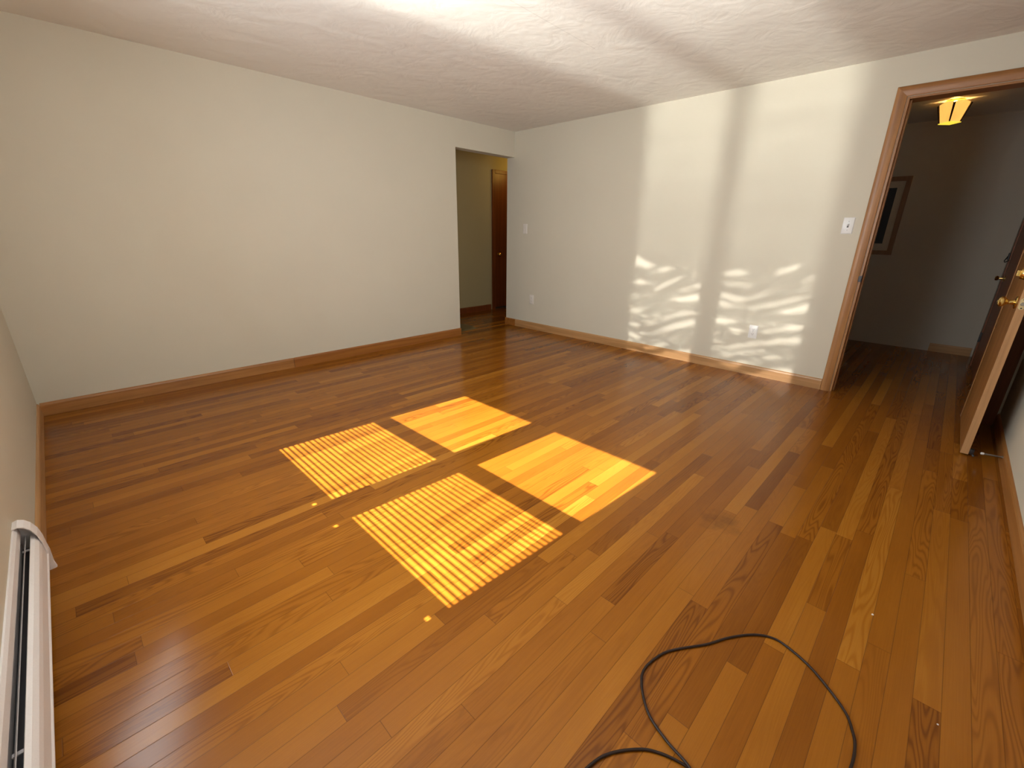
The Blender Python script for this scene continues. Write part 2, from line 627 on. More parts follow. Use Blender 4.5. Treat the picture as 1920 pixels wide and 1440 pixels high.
b = MB()
b.box(XL - 0.15, YF - 0.12, 0, 0.50, YF, HC)
b.box(1.46, YF - 0.12, 0, XR, YF, HC)
b.box(0.50, YF - 0.12, 0, 1.46, YF, 0.78)
b.box(0.50, YF - 0.12, 1.94, 1.46, YF, HC)
tag(struct(b.build('wall_front', M_WALL)), 'off-white wall behind the open door', 'wall')

WY0, WY1, WZ0, WZ1 = 0.90, 2.63, 0.70, 2.07
b = MB()
b.box(XL - 0.15, YF - 0.12, 0, XL, WY0, HC)
b.box(XL - 0.15, WY1, 0, XL, YB, HC)
b.box(XL - 0.15, WY0, 0, XL, WY1, WZ0)
b.box(XL - 0.15, WY0, WZ1, XL, WY1, HC)
tag(struct(b.build('wall_left', M_WALL)), 'off-white wall above the white baseboard heater', 'wall')

# entry hall (behind the right wall)
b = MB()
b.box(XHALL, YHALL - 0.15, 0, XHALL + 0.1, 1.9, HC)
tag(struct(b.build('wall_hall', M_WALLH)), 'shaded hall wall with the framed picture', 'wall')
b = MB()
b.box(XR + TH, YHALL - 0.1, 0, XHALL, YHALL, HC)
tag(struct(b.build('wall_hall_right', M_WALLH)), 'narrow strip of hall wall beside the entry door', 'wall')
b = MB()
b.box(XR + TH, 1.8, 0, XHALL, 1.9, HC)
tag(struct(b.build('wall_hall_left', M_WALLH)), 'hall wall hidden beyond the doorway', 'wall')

# rear passage (behind the back wall)
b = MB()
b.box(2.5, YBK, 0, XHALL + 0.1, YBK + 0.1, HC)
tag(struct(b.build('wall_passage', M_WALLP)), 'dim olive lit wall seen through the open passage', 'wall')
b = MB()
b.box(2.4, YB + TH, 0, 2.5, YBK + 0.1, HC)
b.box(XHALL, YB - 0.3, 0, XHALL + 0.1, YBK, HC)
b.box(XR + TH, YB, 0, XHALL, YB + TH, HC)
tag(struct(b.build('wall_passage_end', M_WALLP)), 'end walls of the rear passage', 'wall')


# ------------------------------------------------------------------ baseboards


def base_prof(s, off, t=0.012, h=BB):
    """outline in (across, z); s = direction away from the wall"""
    return [(off, 0.0), (off + s * t, 0.0), (off + s * t, h - 0.016), (off + s * (t - 0.0025), h - 0.007), (off + s * (t - 0.007), h - 0.0015), (off + s * 0.003, h), (off, h)]


def base_x(name, s, off, x0, x1, mat, label):
    o = MB().prism(base_prof(s, off), 0, x0, x1).build(name, mat)
    return tag(struct(o), label, 'baseboard')


def base_y(name, s, off, y0, y1, mat, label):
    o = MB().prism(base_prof(s, off), 1, y0, y1).build(name, mat)
    return tag(struct(o), label, 'baseboard')


base_x('baseboard_back', -1, YB, XL + 0.012, 1.337, M_BASEX, 'brown wood baseboard at the left of the long wall')
base_x('baseboard_back', -1, YB, 1.340, JX + 0.004, M_BASEX2, 'redder wood baseboard leading to the open passage')
base_y('baseboard_right', -1, XR, DY1 + 0.062, YB - 0.055, M_BASEY, 'pale wood baseboard under the bright window bands')
base_y('baseboard_corner', -1, XR, YB - 0.053, YB + TH + 0.012, M_BASEX2, 'short red brown baseboard piece at the passage corner')
base_x('baseboard_front', 1, YF, XL + 0.012, XR, M_BASEX, 'wood baseboard at the foot of the wall behind the open door')
base_y('baseboard_left', 1, XL, 1.97, YB - 0.012, M_BASEY, 'wood baseboard between the heater and the far left corner')  # paler wood colour carries the light falling on this board
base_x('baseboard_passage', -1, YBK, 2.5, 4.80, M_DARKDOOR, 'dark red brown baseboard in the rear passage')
base_y('baseboard_hall', -1, XHALL, -0.345, -0.014, M_BASEY, 'short remaining piece of baseboard on the hall wall')

# ------------------------------------------------------------------ doorway trim in the right wall
t1 = thing('trim_1', (XR, DY1, 0), 'brown wood door casing around the hall doorway', 'door casing', None, 'structure')
CW = 0.0605


def cas_side(y_in, s):
    """casing outline in (x, y): thick at the outside, eased to the opening"""
    return [(XR, y_in), (XR - 0.009, y_in), (XR - 0.012, y_in + s * 0.006), (XR - 0.016, y_in + s * 0.030), (XR - 0.017, y_in + s * (CW - 0.008)), (XR - 0.014, y_in + s * (CW - 0.002)), (XR - 0.010, y_in + s * CW), (XR, y_in + s * CW)]


# left leg (mitred at the top)
def leg(y_in, s):
    bm = MB()
    pr = cas_side(y_in, s)
    v0 = [bm.bm.verts.new((x, y, 0)) for x, y in pr]
    v1 = [bm.bm.verts.new((x, y, DZ + abs(y - y_in))) for x, y in pr]
    n = len(pr)
    for i in range(n):
        bm.bm.faces.new((v0[i], v0[(i + 1) % n], v1[(i + 1) % n], v1[i]))
    bm.bm.faces.new(v0)
    bm.bm.faces.new(list(reversed(v1)))
    return bm


leg(DY1, 1).build('casing_leg', M_CASZ, t1, True)
leg(DY0, -1).build('casing_leg', M_CASZ, t1, True)
MB().box(XR - 0.010, YF + 0.0125, 0, XR - 0.0002, DY0 - CW - 0.0005, DZ + CW).build('gap_shade_strip', M_DARKDOOR, t1)  # dark strip added to deepen the shade behind the open door
bm = MB()
pr = [(x, abs(y - DY1)) for x, y in cas_side(DY1, 1)]
v0 = [bm.bm.verts.new((x, DY1 + d, DZ + d)) for x, d in pr]
v1 = [bm.bm.verts.new((x, DY0 - d, DZ + d)) for x, d in pr]
n = len(pr)
for i in range(n):
    bm.bm.faces.new((v0[i], v0[(i + 1) % n], v1[(i + 1) % n], v1[i]))
bm.bm.faces.new(v0)
bm.bm.faces.new(list(reversed(v1)))
bm.build('casing_head', M_CASY, t1, True)
MB().box(XR - 0.002, DY1 - 0.016, 0, XR + TH + 0.004, DY1 - 0.002, DZ - 0.002, 0.0015).build('jamb', M_CASZ, t1)
MB().box(XR - 0.002, DY0 + 0.002, 0, XR + TH + 0.004, DY0 + 0.016, DZ - 0.002, 0.0015).build('jamb', M_CASZ, t1)
MB().box(XR - 0.002, DY0 + 0.016, DZ - 0.016, XR + TH + 0.004, DY1 - 0.016, DZ - 0.002, 0.0015).build('head_jamb', M_CASY, t1)
MB().box(XR + 0.040, DY1 - 0.027, 0, XR + 0.075, DY1 - 0.0155, DZ - 0.016, 0.002).build('door_stop_strip', M_CASZ, t1)
MB().box(XR + 0.040, DY0 + 0.0155, 0, XR + 0.075, DY0 + 0.027, DZ - 0.016, 0.002).build('door_stop_strip', M_CASZ, t1)
tag(MB().box(XR - 0.0135, DY1 - 0.0185, 0.862, XR + 0.030, DY1 - 0.0155, 0.915, 0.0008).box(XR - 0.0135, DY1 - 0.0185, 0.868, XR - 0.0095, DY1 + 0.003, 0.909, 0.0008).build('strike_plate', M_IRON, t1), 'dark strike plate', None)

# ------------------------------------------------------------------ the open door
DX0, DX1 = 3.441, 4.160
FY1, FY0 = -0.282, -0.3165       # hall-side face (turned to us) and room-side face
d1 = thing('door_1', (DX1, FY0, 0), 'flush brown wood door standing open at the right edge', 'door', None, 'structure')
MB().box(DX0 + 0.003, FY0, 0.010, DX1, FY1, 2.035, 0.0012).build('door_panel', M_DOOR, d1)
tag(MB().box(DX0, FY0 + 0.0004, 0.0102, DX0 + 0.0029, FY1 - 0.0004, 2.0345).build('edge_band', M_DOOREDGE, d1), 'paler front edge of the door', None)
KX, KZ = 3.500, 0.868
KNOB = [(0.0, 0.0), (0.032, 0.0), (0.033, 0.003), (0.030, 0.0075), (0.016, 0.010), (0.0125, 0.014), (0.0115, 0.026), (0.013, 0.034), (0.018, 0.040), (0.0245, 0.046), (0.0275, 0.054), (0.0265, 0.062), (0.021, 0.068), (0.012, 0.0705), (0.0, 0.071)]
kn = MB().lathe(KNOB, (KX, FY1, KZ), (0, 1, 0), 32).build('door_knob', M_BRASS, d1, True)
MB().lathe([(0, 0), (0.006, 0), (0.006, 0.0015), (0, 0.002)], (KX, FY1 + 0.0705, KZ), (0, 1, 0), 12).build('lock_button', M_BRASSD, kn, True)
MB().lathe(KNOB, (KX, FY0, KZ), (0, -1, 0), 32).build('door_knob', M_BRASS, d1, True)
lp = MB()
bmx = [(FY0 + 0.0055 + 0.0125 + 0.0125 * math.cos(a), KZ + 0.0165 * (1 if math.sin(a) >= 0 else -1) + 0.0125 * math.sin(a)) for a in [2 * PI * k / 24 + 0.01 for k in range(24)]]
lp.prism(bmx, 0, DX0 - 0.0022, DX0 - 0.0001)
lpo = lp.build('latch_plate', M_BRASSD, d1)
MB().lathe([(0, 0), (0.0085, 0), (0.0085, 0.009), (0.007, 0.0105), (0, 0.0105)], (DX0 - 0.002, FY0 + 0.018, KZ), (-1, 0, 0), 20).build('latch_bolt', M_STEEL, lpo, True)
for dz in (-0.022, 0.022):
    MB().lathe([(0, 0), (0.0036, 0), (0.0030, 0.0010), (0, 0.0012)], (DX0 - 0.0021, FY0 + 0.018, KZ + dz), (-1, 0, 0), 12).build('screw', M_IRON, lpo)
db = MB().lathe([(0, 0), (0.033, 0), (0.033, 0.004), (0.029, 0.014), (0.027, 0.024), (0.024, 0.027), (0, 0.0275)], (KX, FY1, 1.015), (0, 1, 0), 32).build('deadbolt', M_BRASS, d1, True)
MB().box(KX - 0.004, FY1 + 0.027, 1.000, KX + 0.004, FY1 + 0.040, 1.030, 0.002).build('thumb_turn', M_BRASS, db)
for z in (0.25, 1.05, 1.80):
    MB().lathe([(0, 0), (0.0065, 0), (0.0065, 0.088), (0, 0.088)], (DX1 + 0.006, FY0 - 0.003, z - 0.044), (0, 0, 1), 12).build('hinge', M_BRASSD, d1, True)
# drop-down holder at the foot of the room side of the door
dh = MB().box(3.446, FY0 - 0.020, 0.012, 3.474, FY0 - 0.0005, 0.040, 0.003)
dh.tube([(3.460, FY0 - 0.012, 0.022), (3.455, FY0 - 0.018, 0.010), (3.452, FY0 - 0.024, 0.002)], 0.006, 10)
dh.build('foot_holder', M_IRON, d1, True)

# ------------------------------------------------------------------ entry door in the hall's right wall
d2 = thing('door_2', (5.6, YHALL, 0), 'red brown entry door deep in the shaded hall', 'door', None, 'structure')
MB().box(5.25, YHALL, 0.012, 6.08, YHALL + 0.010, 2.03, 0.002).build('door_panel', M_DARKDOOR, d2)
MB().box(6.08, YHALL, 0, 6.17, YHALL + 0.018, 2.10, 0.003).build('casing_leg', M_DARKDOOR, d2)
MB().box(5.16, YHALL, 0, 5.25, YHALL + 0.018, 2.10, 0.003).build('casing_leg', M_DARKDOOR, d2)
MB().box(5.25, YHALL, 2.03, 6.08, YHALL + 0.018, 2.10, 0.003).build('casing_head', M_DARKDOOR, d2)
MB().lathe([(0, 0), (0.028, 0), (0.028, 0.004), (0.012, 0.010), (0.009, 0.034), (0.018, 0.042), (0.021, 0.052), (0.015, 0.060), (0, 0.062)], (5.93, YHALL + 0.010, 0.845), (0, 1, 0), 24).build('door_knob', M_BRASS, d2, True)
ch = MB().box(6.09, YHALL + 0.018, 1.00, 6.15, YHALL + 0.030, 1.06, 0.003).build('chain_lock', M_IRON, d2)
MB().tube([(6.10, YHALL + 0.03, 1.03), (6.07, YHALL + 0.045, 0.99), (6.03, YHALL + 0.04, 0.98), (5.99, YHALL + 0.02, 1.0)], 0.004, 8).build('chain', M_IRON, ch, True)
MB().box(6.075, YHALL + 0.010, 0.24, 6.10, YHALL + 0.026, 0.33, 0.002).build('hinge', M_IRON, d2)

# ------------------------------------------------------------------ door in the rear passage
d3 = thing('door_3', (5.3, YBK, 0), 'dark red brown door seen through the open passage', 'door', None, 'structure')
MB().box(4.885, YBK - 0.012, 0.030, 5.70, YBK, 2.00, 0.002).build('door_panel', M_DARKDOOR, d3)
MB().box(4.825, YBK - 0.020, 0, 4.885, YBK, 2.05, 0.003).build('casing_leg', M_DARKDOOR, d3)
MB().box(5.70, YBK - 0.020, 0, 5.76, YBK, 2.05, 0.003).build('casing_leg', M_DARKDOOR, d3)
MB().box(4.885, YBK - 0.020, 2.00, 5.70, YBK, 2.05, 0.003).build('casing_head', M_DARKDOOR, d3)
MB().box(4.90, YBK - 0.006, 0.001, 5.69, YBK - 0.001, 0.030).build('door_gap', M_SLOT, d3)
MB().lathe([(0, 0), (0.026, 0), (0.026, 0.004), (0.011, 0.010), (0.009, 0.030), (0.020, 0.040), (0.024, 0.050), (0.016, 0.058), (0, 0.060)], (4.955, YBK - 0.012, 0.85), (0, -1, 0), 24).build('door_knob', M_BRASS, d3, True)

# ------------------------------------------------------------------ windows of the left wall (outside the picture, they shape the light)
TSUN = -SUN.z
FXI, FXO = XL - 0.004, XL - 0.034          # inner and outer face of the sashes
zb = (0.668 - FXI) * TSUN
zt = (1.975 - FXO) * TSUN
zr0 = (1.238 - FXO) * TSUN
zr1 = (1.362 - FXI) * TSUN
PANES = [(0.982, 1.668), (1.862, 2.548)]
for i, (ya, yb) in enumerate(PANES):
    y_lo = WY0 if i == 0 else 1.765
    y_hi = 1.765 if i == 0 else WY1
    wd = thing('window_%d' % (i + 1), (XL, (ya + yb) / 2, WZ0), 'white double-hung window beside the heater' if i == 0 else 'white double-hung window nearer the far corner', 'window', None, 'structure')
    fr = MB()
    fr.box(FXO, y_lo, WZ0, FXI, ya, WZ1)
    fr.box(FXO, yb, WZ0, FXI, y_hi, WZ1)
    fr.box(FXO, ya, zt, FXI, yb, WZ1)
    # bottom rail with small weep holes near its ends
    hz = zb - 0.052
    hs = 0.0195
    fr.box(FXO, ya, WZ0, FXI, yb, hz - hs)
    fr.box(FXO, ya, hz + hs, FXI, yb, zb)
    holes = [ya + 0.012, yb - 0.012] if i == 0 else [ya + 0.014]
    cur = ya
    for hy in holes:
        fr.box(FXO, cur, hz - hs, FXI, hy - 0.009, hz + hs)
        cur = hy + 0.009
    fr.box(FXO, cur, hz - hs, FXI, yb, hz + hs)
    fr.build('window_frame', M_WHITEP, wd)
    MB().box(FXO, ya, zr0, FXI, yb, zr1).build('meeting_rail', M_WHITEP, wd)
    MB().box(FXO + 0.010, ya, zb, FXO + 0.014, yb, zr0).build('pane', M_GLASS, wd)
    MB().box(FXO + 0.010, ya, zr1, FXO + 0.014, yb, zt).build('pane', M_GLASS, wd)
    # reed blind: round slats over the lower sash, fine cords over the upper one
    sl = MB()
    z = zb + 0.006
    while z < zr0:
        sl.tube([(XL + 0.004, ya - 0.01, z), (XL + 0.004, yb + 0.01, z)], 0.0038, 6)
        z += 0.0250
    sl.build('blind_slats', M_WHITEP, wd)
    sl = MB()
    z = zr1 + 0.004
    while z < zt:
        sl.tube([(XL + 0.004, ya - 0.01, z), (XL + 0.004, yb + 0.01, z)], 0.0016, 6)
        z += 0.0140
    sl.build('blind_cords', M_WHITEP, wd)
    MB().box(XL, ya - 0.02, zt + 0.03, XL + 0.03, yb + 0.02, zt + 0.07, 0.004).build('blind_head_rail', M_WHITEP, wd)

wd = thing('window_3', (0.98, YF, 0.78), 'unseen white window added in the front wall for fill light', 'window', None, 'structure')  # window put in out of view to brighten the room
fr = MB()
fr.box(0.50, YF - 0.05, 0.78, 0.55, YF - 0.01, 1.94)
fr.box(1.41, YF - 0.05, 0.78, 1.46, YF - 0.01, 1.94)
fr.box(0.55, YF - 0.05, 0.78, 1.41, YF - 0.01, 0.83)
fr.box(0.55, YF - 0.05, 1.89, 1.41, YF - 0.01, 1.94)
fr.box(0.55, YF - 0.05, 1.33, 1.41, YF - 0.01, 1.38)
fr.build('window_frame', M_WHITEP, wd)
MB().box(0.55, YF - 0.032, 0.83, 1.41, YF - 0.028, 1.33).build('pane', M_GLASS, wd)
MB().box(0.55, YF - 0.032, 1.38, 1.41, YF - 0.028, 1.89).build('pane', M_GLASS, wd)

# unseen screen added outside the windows; its wavy gaps shape the low reflected sun
rs = MB()
rg = random.Random(5)
zz = 1.30
for k in range(17):
    gap = rg.uniform(0.14, 0.36) - 0.010 * k
    ph, ph2 = rg.uniform(0, 6.3), rg.uniform(0, 6.3)
    f1, f2 = rg.uniform(6.0, 10.0), rg.uniform(15, 24)
    lift = rg.uniform(0.10, 0.22)
    top, bot = [], []
    for q in range(85):
        y = 0.95 + q * 0.0225
        u_ = ((2.71 if y > 1.91 else 1.83) - y) / 0.69
        rise = lift * max(0.0, min(1.0, (u_ - 0.35) / 0.65))
        zc = zz + rise + (0.020 * math.sin(f1 * y + ph) + 0.010 * math.sin(f2 * y + ph2)) * (1.25 - u_) + 0.006 * math.sin(41 * y + ph)
        hw = 0.0275 * (1.02 - gap * (0.7 + 0.9 * math.sin(f1 * 0.9 * y + ph2)))
        top.append((y, zc + hw))
        bot.append((y, zc - hw))
    for q in range(84):
        if abs(top[q][1] - top[q + 1][1]) < 0.05:
            rs.prism([bot[q], bot[q + 1], top[q + 1], top[q]], 0, -3.005, -3.000)
    zz += 0.055
ph = 0.7
for q in range(56):
    ys = [0.70 + q * 0.044, 0.70 + (q + 1) * 0.044]
    lo = [2.15 + 0.05 * math.sin(5.2 * y + ph) + 0.03 * math.sin(12.0 * y) + 0.10 * ((y * 1.45) % 1.0) for y in ys]
    rs.prism([(ys[0], lo[0]), (ys[1], lo[1]), (ys[1], 2.62), (ys[0], 2.62)], 0, -3.005, -3.000)
for y in (0.70, 1.92, 3.15):
    rs.box(-3.03, y - 0.02, -0.3, -3.006, y + 0.02, 2.3)
tag(rs.build('light_screen', M_LIGHTSCREEN), 'unseen wavy screen added outside the windows to shape light', 'screen', None, 'structure')

# ------------------------------------------------------------------ baseboard heater on the left wall
HY = 1.955
ht = thing('baseboard_heater', (XL, HY, 0), 'long white enamel baseboard heater on the left wall under the windows', 'heater')
y0h = YF + 0.02


def hp(pts):
    return [(XL + a, z) for a, z in pts]


MB().prism(hp([(0.0, 0.03), (0.002, 0.03), (0.002, 0.279), (0.006, 0.274), (0.0085, 0.250), (0.0105, 0.2505), (0.009, 0.277), (0.004, 0.286), (0.0, 0.286)]), 1, y0h, HY - 0.02).build('back_panel', M_HEAT, ht)
MB().prism(hp([(0.0275, 0.236), (0.0295, 0.240), (0.038, 0.236), (0.0455, 0.225), (0.0485, 0.210), (0.0505, 0.172), (0.0535, 0.1670), (0.0535, 0.1630), (0.0490, 0.1600), (0.0240, 0.100), (0.0180, 0.040), (0.0160, 0.040), (0.0215, 0.102), (0.0470, 0.166), (0.0465, 0.205), (0.0430, 0.221), (0.0370, 0.232)]), 1, y0h, HY - 0.02).build('front_panel', M_HEAT, ht)
MB().prism(hp([(0.0025, 0.20), (0.042, 0.20), (0.042, 0.165), (0.016, 0.10), (0.0025, 0.10)]), 1, y0h, HY - 0.03).build('fin_element', M_HEATIN, ht)
MB().prism(hp([(0.0150, 0.236), (0.0185, 0.243), (0.0200, 0.242), (0.0165, 0.233), (0.0110, 0.212), (0.0095, 0.213)]), 1, y0h, HY - 0.025).build('damper', M_DAMPER, ht)
ec = MB()
ec.prism(hp([(0.0, 0.012), (0.0, 0.290), (0.012, 0.2935), (0.025, 0.287), (0.037, 0.272), (0.0465, 0.248), (0.0515, 0.215), (0.0535, 0.170), (0.0545, 0.158), (0.0530, 0.110), (0.0560, 0.088), (0.0530, 0.086), (0.0300, 0.084), (0.0200, 0.012)]), 1, HY - 0.012, HY)
eco = ec.build('end_cap', M_HEAT, ht)
ec = MB()
rim_o = [(0.0, 0.290), (0.012, 0.2935), (0.025, 0.287), (0.037, 0.272), (0.0465, 0.248), (0.0515, 0.215), (0.0535, 0.170)]
rim_i = [(0.0512, 0.170), (0.0492, 0.214), (0.0443, 0.246), (0.0354, 0.270), (0.0240, 0.2843), (0.012, 0.2905), (0.0, 0.287)]
ec.prism(hp(rim_o + rim_i), 1, HY - 0.055, HY - 0.011)
ec.build('cap_rim', M_HEAT, eco)
for yy in (HY - 0.10, 1.06, 0.2):
    MB().box(XL + 0.0095, yy - 0.005, 0.226, XL + 0.0330, yy + 0.005, 0.230, 0.001).build('damper_bracket', M_DAMPER, ht)

# ------------------------------------------------------------------ switches and outlets on the right wall


def plate(bm, yc, zc, x=XR, w_=0.070, h=0.114):
    """bevelled cover plate on the right wall"""
    bm.prism([(yc - w_ / 2, zc - h / 2), (yc + w_ / 2, zc - h / 2), (yc + w_ / 2, zc + h / 2), (yc - w_ / 2, zc + h / 2)], 0, x - 0.0015, x)
    bm.box(x - 0.0062, yc - w_ / 2 + 0.0015, zc - h / 2 + 0.0015, x - 0.0012, yc + w_ / 2 - 0.0015, zc + h / 2 - 0.0015, 0.003, 3)
    return bm


def outlet(name, yc, zc, label, mat):
    o = thing(name, (XR, yc, zc), label, 'outlet')
    plate(MB(), yc, zc).build('cover_plate', mat, o, True)
    for dz in (0.0195, -0.0195):
        rc = MB()
        pts = []
        for k in range(32):
            a = 2 * PI * k / 32
            pts.append((yc + 0.0172 * math.cos(a), zc + dz + max(-0.0125, min(0.0125, 0.0172 * math.sin(a)))))
        rc.prism(pts, 0, XR - 0.0078, XR - 0.0060)
        r = rc.build('receptacle', mat, o)
        MB().box(XR - 0.0081, yc - 0.0074, zc + dz - 0.0005, XR - 0.0078, yc - 0.0050, zc + dz + 0.0078).build('slot', M_SLOT, r)
        MB().box(XR - 0.0081, yc + 0.0050, zc + dz + 0.0006, XR - 0.0078, yc + 0.0074, zc + dz + 0.0070).build('slot', M_SLOT, r)
        MB().lathe([(0, 0), (0.0026, 0), (0.0026, 0.0003), (0, 0.0003)], (XR - 0.0078, yc, zc + dz - 0.0066), (-1, 0, 0), 12).build('ground_hole', M_SLOT, r)
    MB().lathe([(0, 0), (0.0032, 0), (0.0026, 0.0009), (0, 0.0011)], (XR - 0.0061, yc, zc), (-1, 0, 0), 12).build('screw', M_STEEL, o)
    return o


def toggle(name, yc, zc, label, mat):
    o = thing(name, (XR, yc, zc), label, 'light switch')
    plate(MB(), yc, zc).build('cover_plate', mat, o, True)
    MB().box(XR - 0.0070, yc - 0.0055, zc - 0.0125, XR - 0.0060, yc + 0.0055, zc + 0.0125).build('toggle_slot', M_SLOT, o)
    tg = MB()
    tg.prism([(XR - 0.0066, zc - 0.004), (XR - 0.0195, zc + 0.0068), (XR - 0.0185, zc + 0.0115), (XR - 0.0066, zc + 0.0075)], 1, yc - 0.0046, yc + 0.0046)
    tg.build('toggle_lever', mat, o)
    for dz in (-0.030, 0.030):
        MB().lathe([(0, 0), (0.0032, 0), (0.0026, 0.0009), (0, 0.0011)], (XR - 0.0061, yc, zc + dz), (-1, 0, 0), 12).build('screw', M_STEEL, o)
    return o


def paddle(name, yc, zc, label, mat):
    o = thing(name, (XR, yc, zc), label, 'light switch')
    plate(MB(), yc, zc).build('cover_plate', mat, o, True)
    MB().prism([(XR - 0.0060, zc - 0.033), (XR - 0.0100, zc - 0.033), (XR - 0.0072, zc), (XR - 0.0085, zc + 0.033), (XR - 0.0060, zc + 0.033)], 1, yc - 0.0165, yc + 0.0165).build('rocker', mat, o)
    return o


toggle('light_switch', 0.628, 1.259, 'white toggle light switch beside the hall doorway casing', M_PLATE)
paddle('light_switch', 3.872, 1.224, 'off-white rocker light switch near the room corner', M_IVORY)
outlet('wall_outlet', 1.121, 0.384, 'white duplex outlet low in the bright window band', M_PLATE)
outlet('wall_outlet', 3.735, 0.378, 'off-white duplex outlet low near the room corner', M_IVORY)

# ------------------------------------------------------------------ hall lamp
LX, LY = 5.75, 0.325
lm = thing('ceiling_light', (LX, LY, HC), 'brass ceiling lantern with glowing amber glass panels in the hall', 'ceiling light')
M_PANEL = glow_mat('glowing amber glass', (1.0, 0.50, 0.10), 1.05, (0.8, 0.6, 0.3))
M_RIM = glow_mat('brass rim with painted glow', (1.0, 0.72, 0.06), 1.1, (0.8, 0.6, 0.2))  # glow put into the brass itself, though it is no lamp
MB().lathe([(0, 0), (0.060, 0), (0.060, -0.006), (0.045, -0.016), (0.018, -0.022), (0, -0.022)], (LX, LY, HC - 0.0005), (0, 0, 1), 28).build('canopy', M_BRASS, lm, True)
MB().lathe([(0, 0), (0.008, 0), (0.008, -0.11), (0, -0.11)], (LX, LY, HC - 0.02), (0, 0, 1), 12).build('stem', M_BRASS, lm, True)
zt_, zb_ = 2.272, 2.128
for k in range(4):
    a0 = PI + k * PI / 2
    a1 = a0 + PI / 2
    c0 = Vector((math.cos(a0), math.sin(a0), 0))
    c1 = Vector((math.cos(a1), math.sin(a1), 0))
    pn = MB()
    g = 0.085
    nx = 9
    nin = (c0 + c1).normalized() * -0.003
    outer, inner = [], []
    for q in range(nx):
        s_ = g + (1 - 2 * g) * q / (nx - 1)
        e = c0.lerp(c1, s_)
        arch = 0.016 * (1 - (2 * q / (nx - 1) - 1) ** 2)
        tp = Vector((LX, LY, zt_ + arch)) + e * (0.107 - arch * 0.9)
        bt = Vector((LX, LY, zb_)) + e * 0.068
        outer.append((bt, tp))
        inner.append((bt + nin, tp + nin))
    vo = [[pn.bm.verts.new(q) for q in pr_] for pr_ in outer]
    vi = [[pn.bm.verts.new(q) for q in pr_] for pr_ in inner]
    for q in range(nx - 1):
        pn.bm.faces.new((vo[q][0], vo[q + 1][0], vo[q + 1][1], vo[q][1]))
        pn.bm.faces.new((vi[q][0], vi[q][1], vi[q + 1][1], vi[q + 1][0]))
        pn.bm.faces.new((vo[q][1], vo[q + 1][1], vi[q + 1][1], vi[q][1]))
        pn.bm.faces.new((vo[q][0], vi[q][0], vi[q + 1][0], vo[q + 1][0]))
    pn.bm.faces.new((vo[0][0], vo[0][1], vi[0][1], vi[0][0]))
    pn.bm.faces.new((vo[-1][0], vi[-1][0], vi[-1][1], vo[-1][1]))
    pn.build('glass_panel', M_PANEL, lm)
for k in range(4):
    a0 = PI + k * PI / 2
    e = Vector((math.cos(a0), math.sin(a0), 0))
    MB().tube([Vector((LX, LY, zb_)) + e * 0.066, Vector((LX, LY, zt_ - 0.004)) + e * 0.104], [0.0050, 0.0085], 8).build('corner_gap_bar', M_GAPBAR, lm, True)  # dark bars put in for the dark gaps between the panels
rimm = MB()
cs = [(LX + 0.074 * math.cos(PI + k * PI / 2), LY + 0.074 * math.sin(PI + k * PI / 2)) for k in range(4)]
rimm.prism(cs, 2, zb_ - 0.006, zb_)
rimm.build('bottom_plate', M_RIM, lm)
blb = bpy.data.lights.new('hall_bulb', 'POINT')
blb.energy = 2.6
blb.color = (1.0, 0.62, 0.22)
blb.shadow_soft_size = 0.02
bo = bpy.data.objects.new('hall_bulb', blb)
bo.location = (LX, LY, 2.235)
COL.objects.link(bo)
# dim lamp of the rear passage, out of sight to the right
pl = bpy.data.lights.new('passage_bulb', 'POINT')
pl.energy = 3.0
pl.color = (1.0, 0.62, 0.12)
pl.shadow_soft_size = 0.06
po = bpy.data.objects.new('passage_bulb', pl)
po.location = (5.35, 4.72, 2.05)
COL.objects.link(po)

# ------------------------------------------------------------------ picture in the hall
pc = thing('framed_picture', (XHALL, 0.85, 1.39), 'framed dark print with pale mat on the hall wall', 'picture')
PY0, PY1, PZ0, PZ1 = 0.53, 1.16, 0.994, 1.795
fwid = 0.045
f = MB()
ring_o = [(PY0, PZ0), (PY1, PZ0), (PY1, PZ1), (PY0, PZ1)]
ring_i = [(PY0 + fwid, PZ0 + fwid), (PY1 - fwid, PZ0 + fwid), (PY1 - fwid, PZ1 - fwid), (PY0 + fwid, PZ1 - fwid)]
for k in range(4):
    k2 = (k + 1) % 4
    f.prism([ring_o[k], ring_o[k2], ring_i[k2], ring_i[k]], 0, XHALL - 0.022, XHALL)
f.build('frame', M_FRAME, pc)
MB().box(XHALL - 0.008, PY0 + fwid, PZ0 + fwid, XHALL - 0.004, PY1 - fwid, PZ1 - fwid).build('mat', M_MATBD, pc)
MB().box(XHALL - 0.010, PY0 + 0.105, PZ0 + 0.118, XHALL - 0.0085, PY1 - 0.105, PZ1 - 0.110).build('print', M_PRINT, pc)

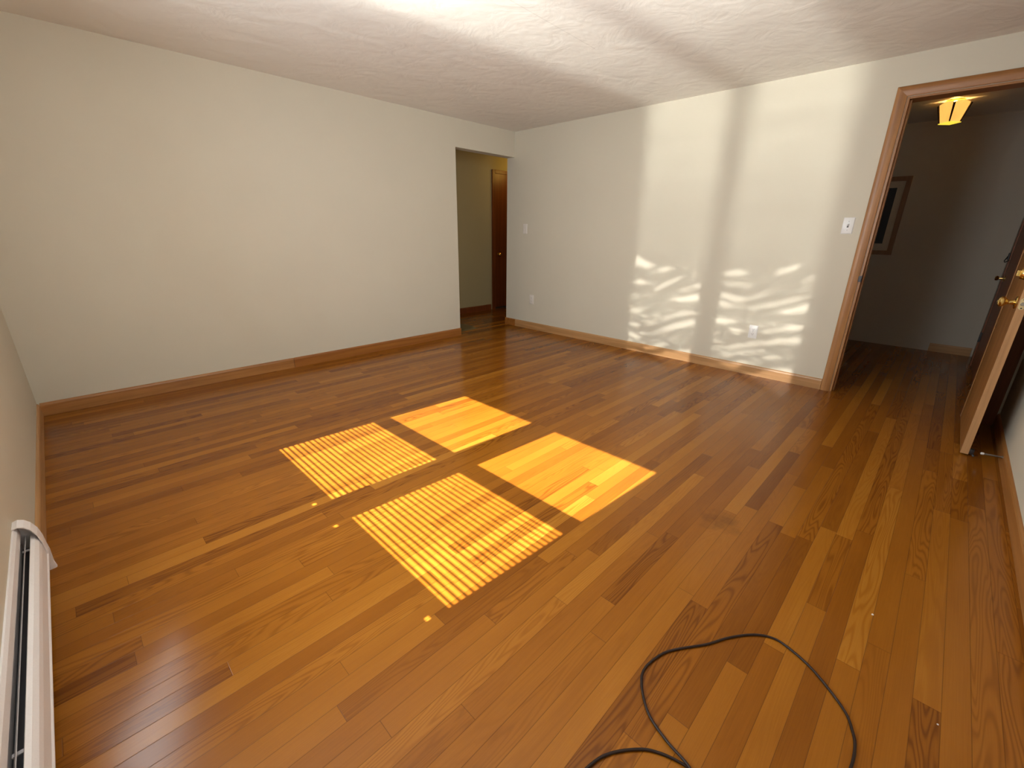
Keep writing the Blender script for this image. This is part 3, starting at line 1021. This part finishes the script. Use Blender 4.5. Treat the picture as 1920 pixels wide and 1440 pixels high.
# ------------------------------------------------------------------ spring door stop
ds = thing('door_stopper', (3.40, YF + 0.012, 0.055), 'spring door stop with a white rubber tip on the baseboard', 'door stop')
P0, P1 = Vector((3.40, YF + 0.012, 0.055)), Vector((3.372, -0.356, 0.058))
ax = (P1 - P0).normalized()
u = ax.orthogonal().normalized()
v = ax.cross(u)
ln = (P1 - P0).length
coil = [P0 + ax * (ln * 0.9 * k / 220) + (u * math.cos(k * 0.75) + v * math.sin(k * 0.75)) * 0.0042 for k in range(221)]
MB().tube(coil, 0.0011, 6).build('spring', M_STEEL, ds, True)
MB().lathe([(0, 0), (0.009, 0), (0.008, 0.004), (0.004, 0.007), (0, 0.007)], P0, ax, 16).build('base', M_STEEL, ds, True)
MB().lathe([(0, 0), (0.006, 0), (0.0068, 0.003), (0.0066, 0.011), (0.004, 0.0135), (0, 0.014)], P0 + ax * ln * 0.88, ax, 16).build('rubber_tip', M_RUBBER, ds, True)

# ------------------------------------------------------------------ floor mat in the rear passage
rm = MB()
rm.prism([(2.75, 4.215), (3.66, 4.215), (3.71, 4.40), (3.70, 4.56), (2.75, 4.56)], 2, 0.0005, 0.009)
tag(rm.build('floor_mat', M_RUG), 'flat olive floor mat just inside the open passage', 'mat')

# ------------------------------------------------------------------ power cord on the floor
CR = 0.0034
ctrl = [(0.33, 0.30), (0.46, 0.335), (0.55, 0.342), (0.609, 0.333), (0.6535, 0.321), (0.695, 0.297), (0.7385, 0.2586), (0.7594, 0.226), (0.773, 0.190), (0.7785, 0.155), (0.772, 0.09), (0.74, 0.01), (0.68, -0.06)]
ctrl2 = [(0.70, 0.05), (0.745, 0.105), (0.7771, 0.1644), (0.7945, 0.2257), (0.8245, 0.2902), (0.8803, 0.3408), (0.9326, 0.3593), (1.0076, 0.346), (1.0585, 0.320), (1.138, 0.2636), (1.2077, 0.2254), (1.2721, 0.1773), (1.3044, 0.1315), (1.3041, 0.0873), (1.2712, 0.0112), (1.2013, -0.0704), (1.1519, -0.0969), (1.1116, -0.1079), (1.0484, -0.1084), (0.96, -0.095), (0.87, -0.06), (0.78, 0.0), (0.70, 0.05)]


def spline(pts, zs, n=10):
    out = []
    P = [Vector((x, y, z)) for (x, y), z in zip(pts, zs)]
    for i in range(len(P) - 1):
        a, b_, c, d = P[max(i - 1, 0)], P[i], P[i + 1], P[min(i + 2, len(P) - 1)]
        for k in range(n):
            t = k / n
            out.append(0.5 * ((2 * b_) + (c - a) * t + (2 * a - 5 * b_ + 4 * c - d) * t * t + (3 * b_ - a - 3 * c + d) * t ** 3))
    out.append(P[-1])
    return out


z1 = [CR + 0.0004] * len(ctrl)
z2 = [CR + 0.0004] * len(ctrl2)
for i, (x, y) in enumerate(ctrl2):
    z2[i] = CR + 0.0072 * math.exp(-min((x - a_) ** 2 + (y - b_) ** 2 for a_, b_ in ((0.778, 0.166), (0.765, 0.07))) / 0.004) + 0.0004
cd = MB()
cd.tube(spline(ctrl, z1), CR, 12)
cd.tube(spline(ctrl2, z2), CR, 12)
tag(cd.build('power_cord', M_CORD, None, True), 'dark brown power cord looped on the floor in the foreground', 'cord')

# ------------------------------------------------------------------ paint chips on the floor


def chip(x, y, s, label):
    b_ = MB()
    rr_ = random.Random(int(x * 1000))
    pts = [(x + s * rr_.uniform(0.6, 1.1) * math.cos(a), y + s * rr_.uniform(0.5, 0.9) * math.sin(a)) for a in [2 * PI * k / 7 for k in range(7)]]
    b_.prism(pts, 2, 0.0003, 0.0016)
    tag(b_.build('paint_chip', M_CHIP), label, 'paint chip', 'paint chips on the floor')


chip(1.645, -0.083, 0.0045, 'larger white paint chip on the floor right of the cord loop')
chip(1.330, -0.252, 0.0025, 'tiny white paint chip on the floor nearest the lower right corner')
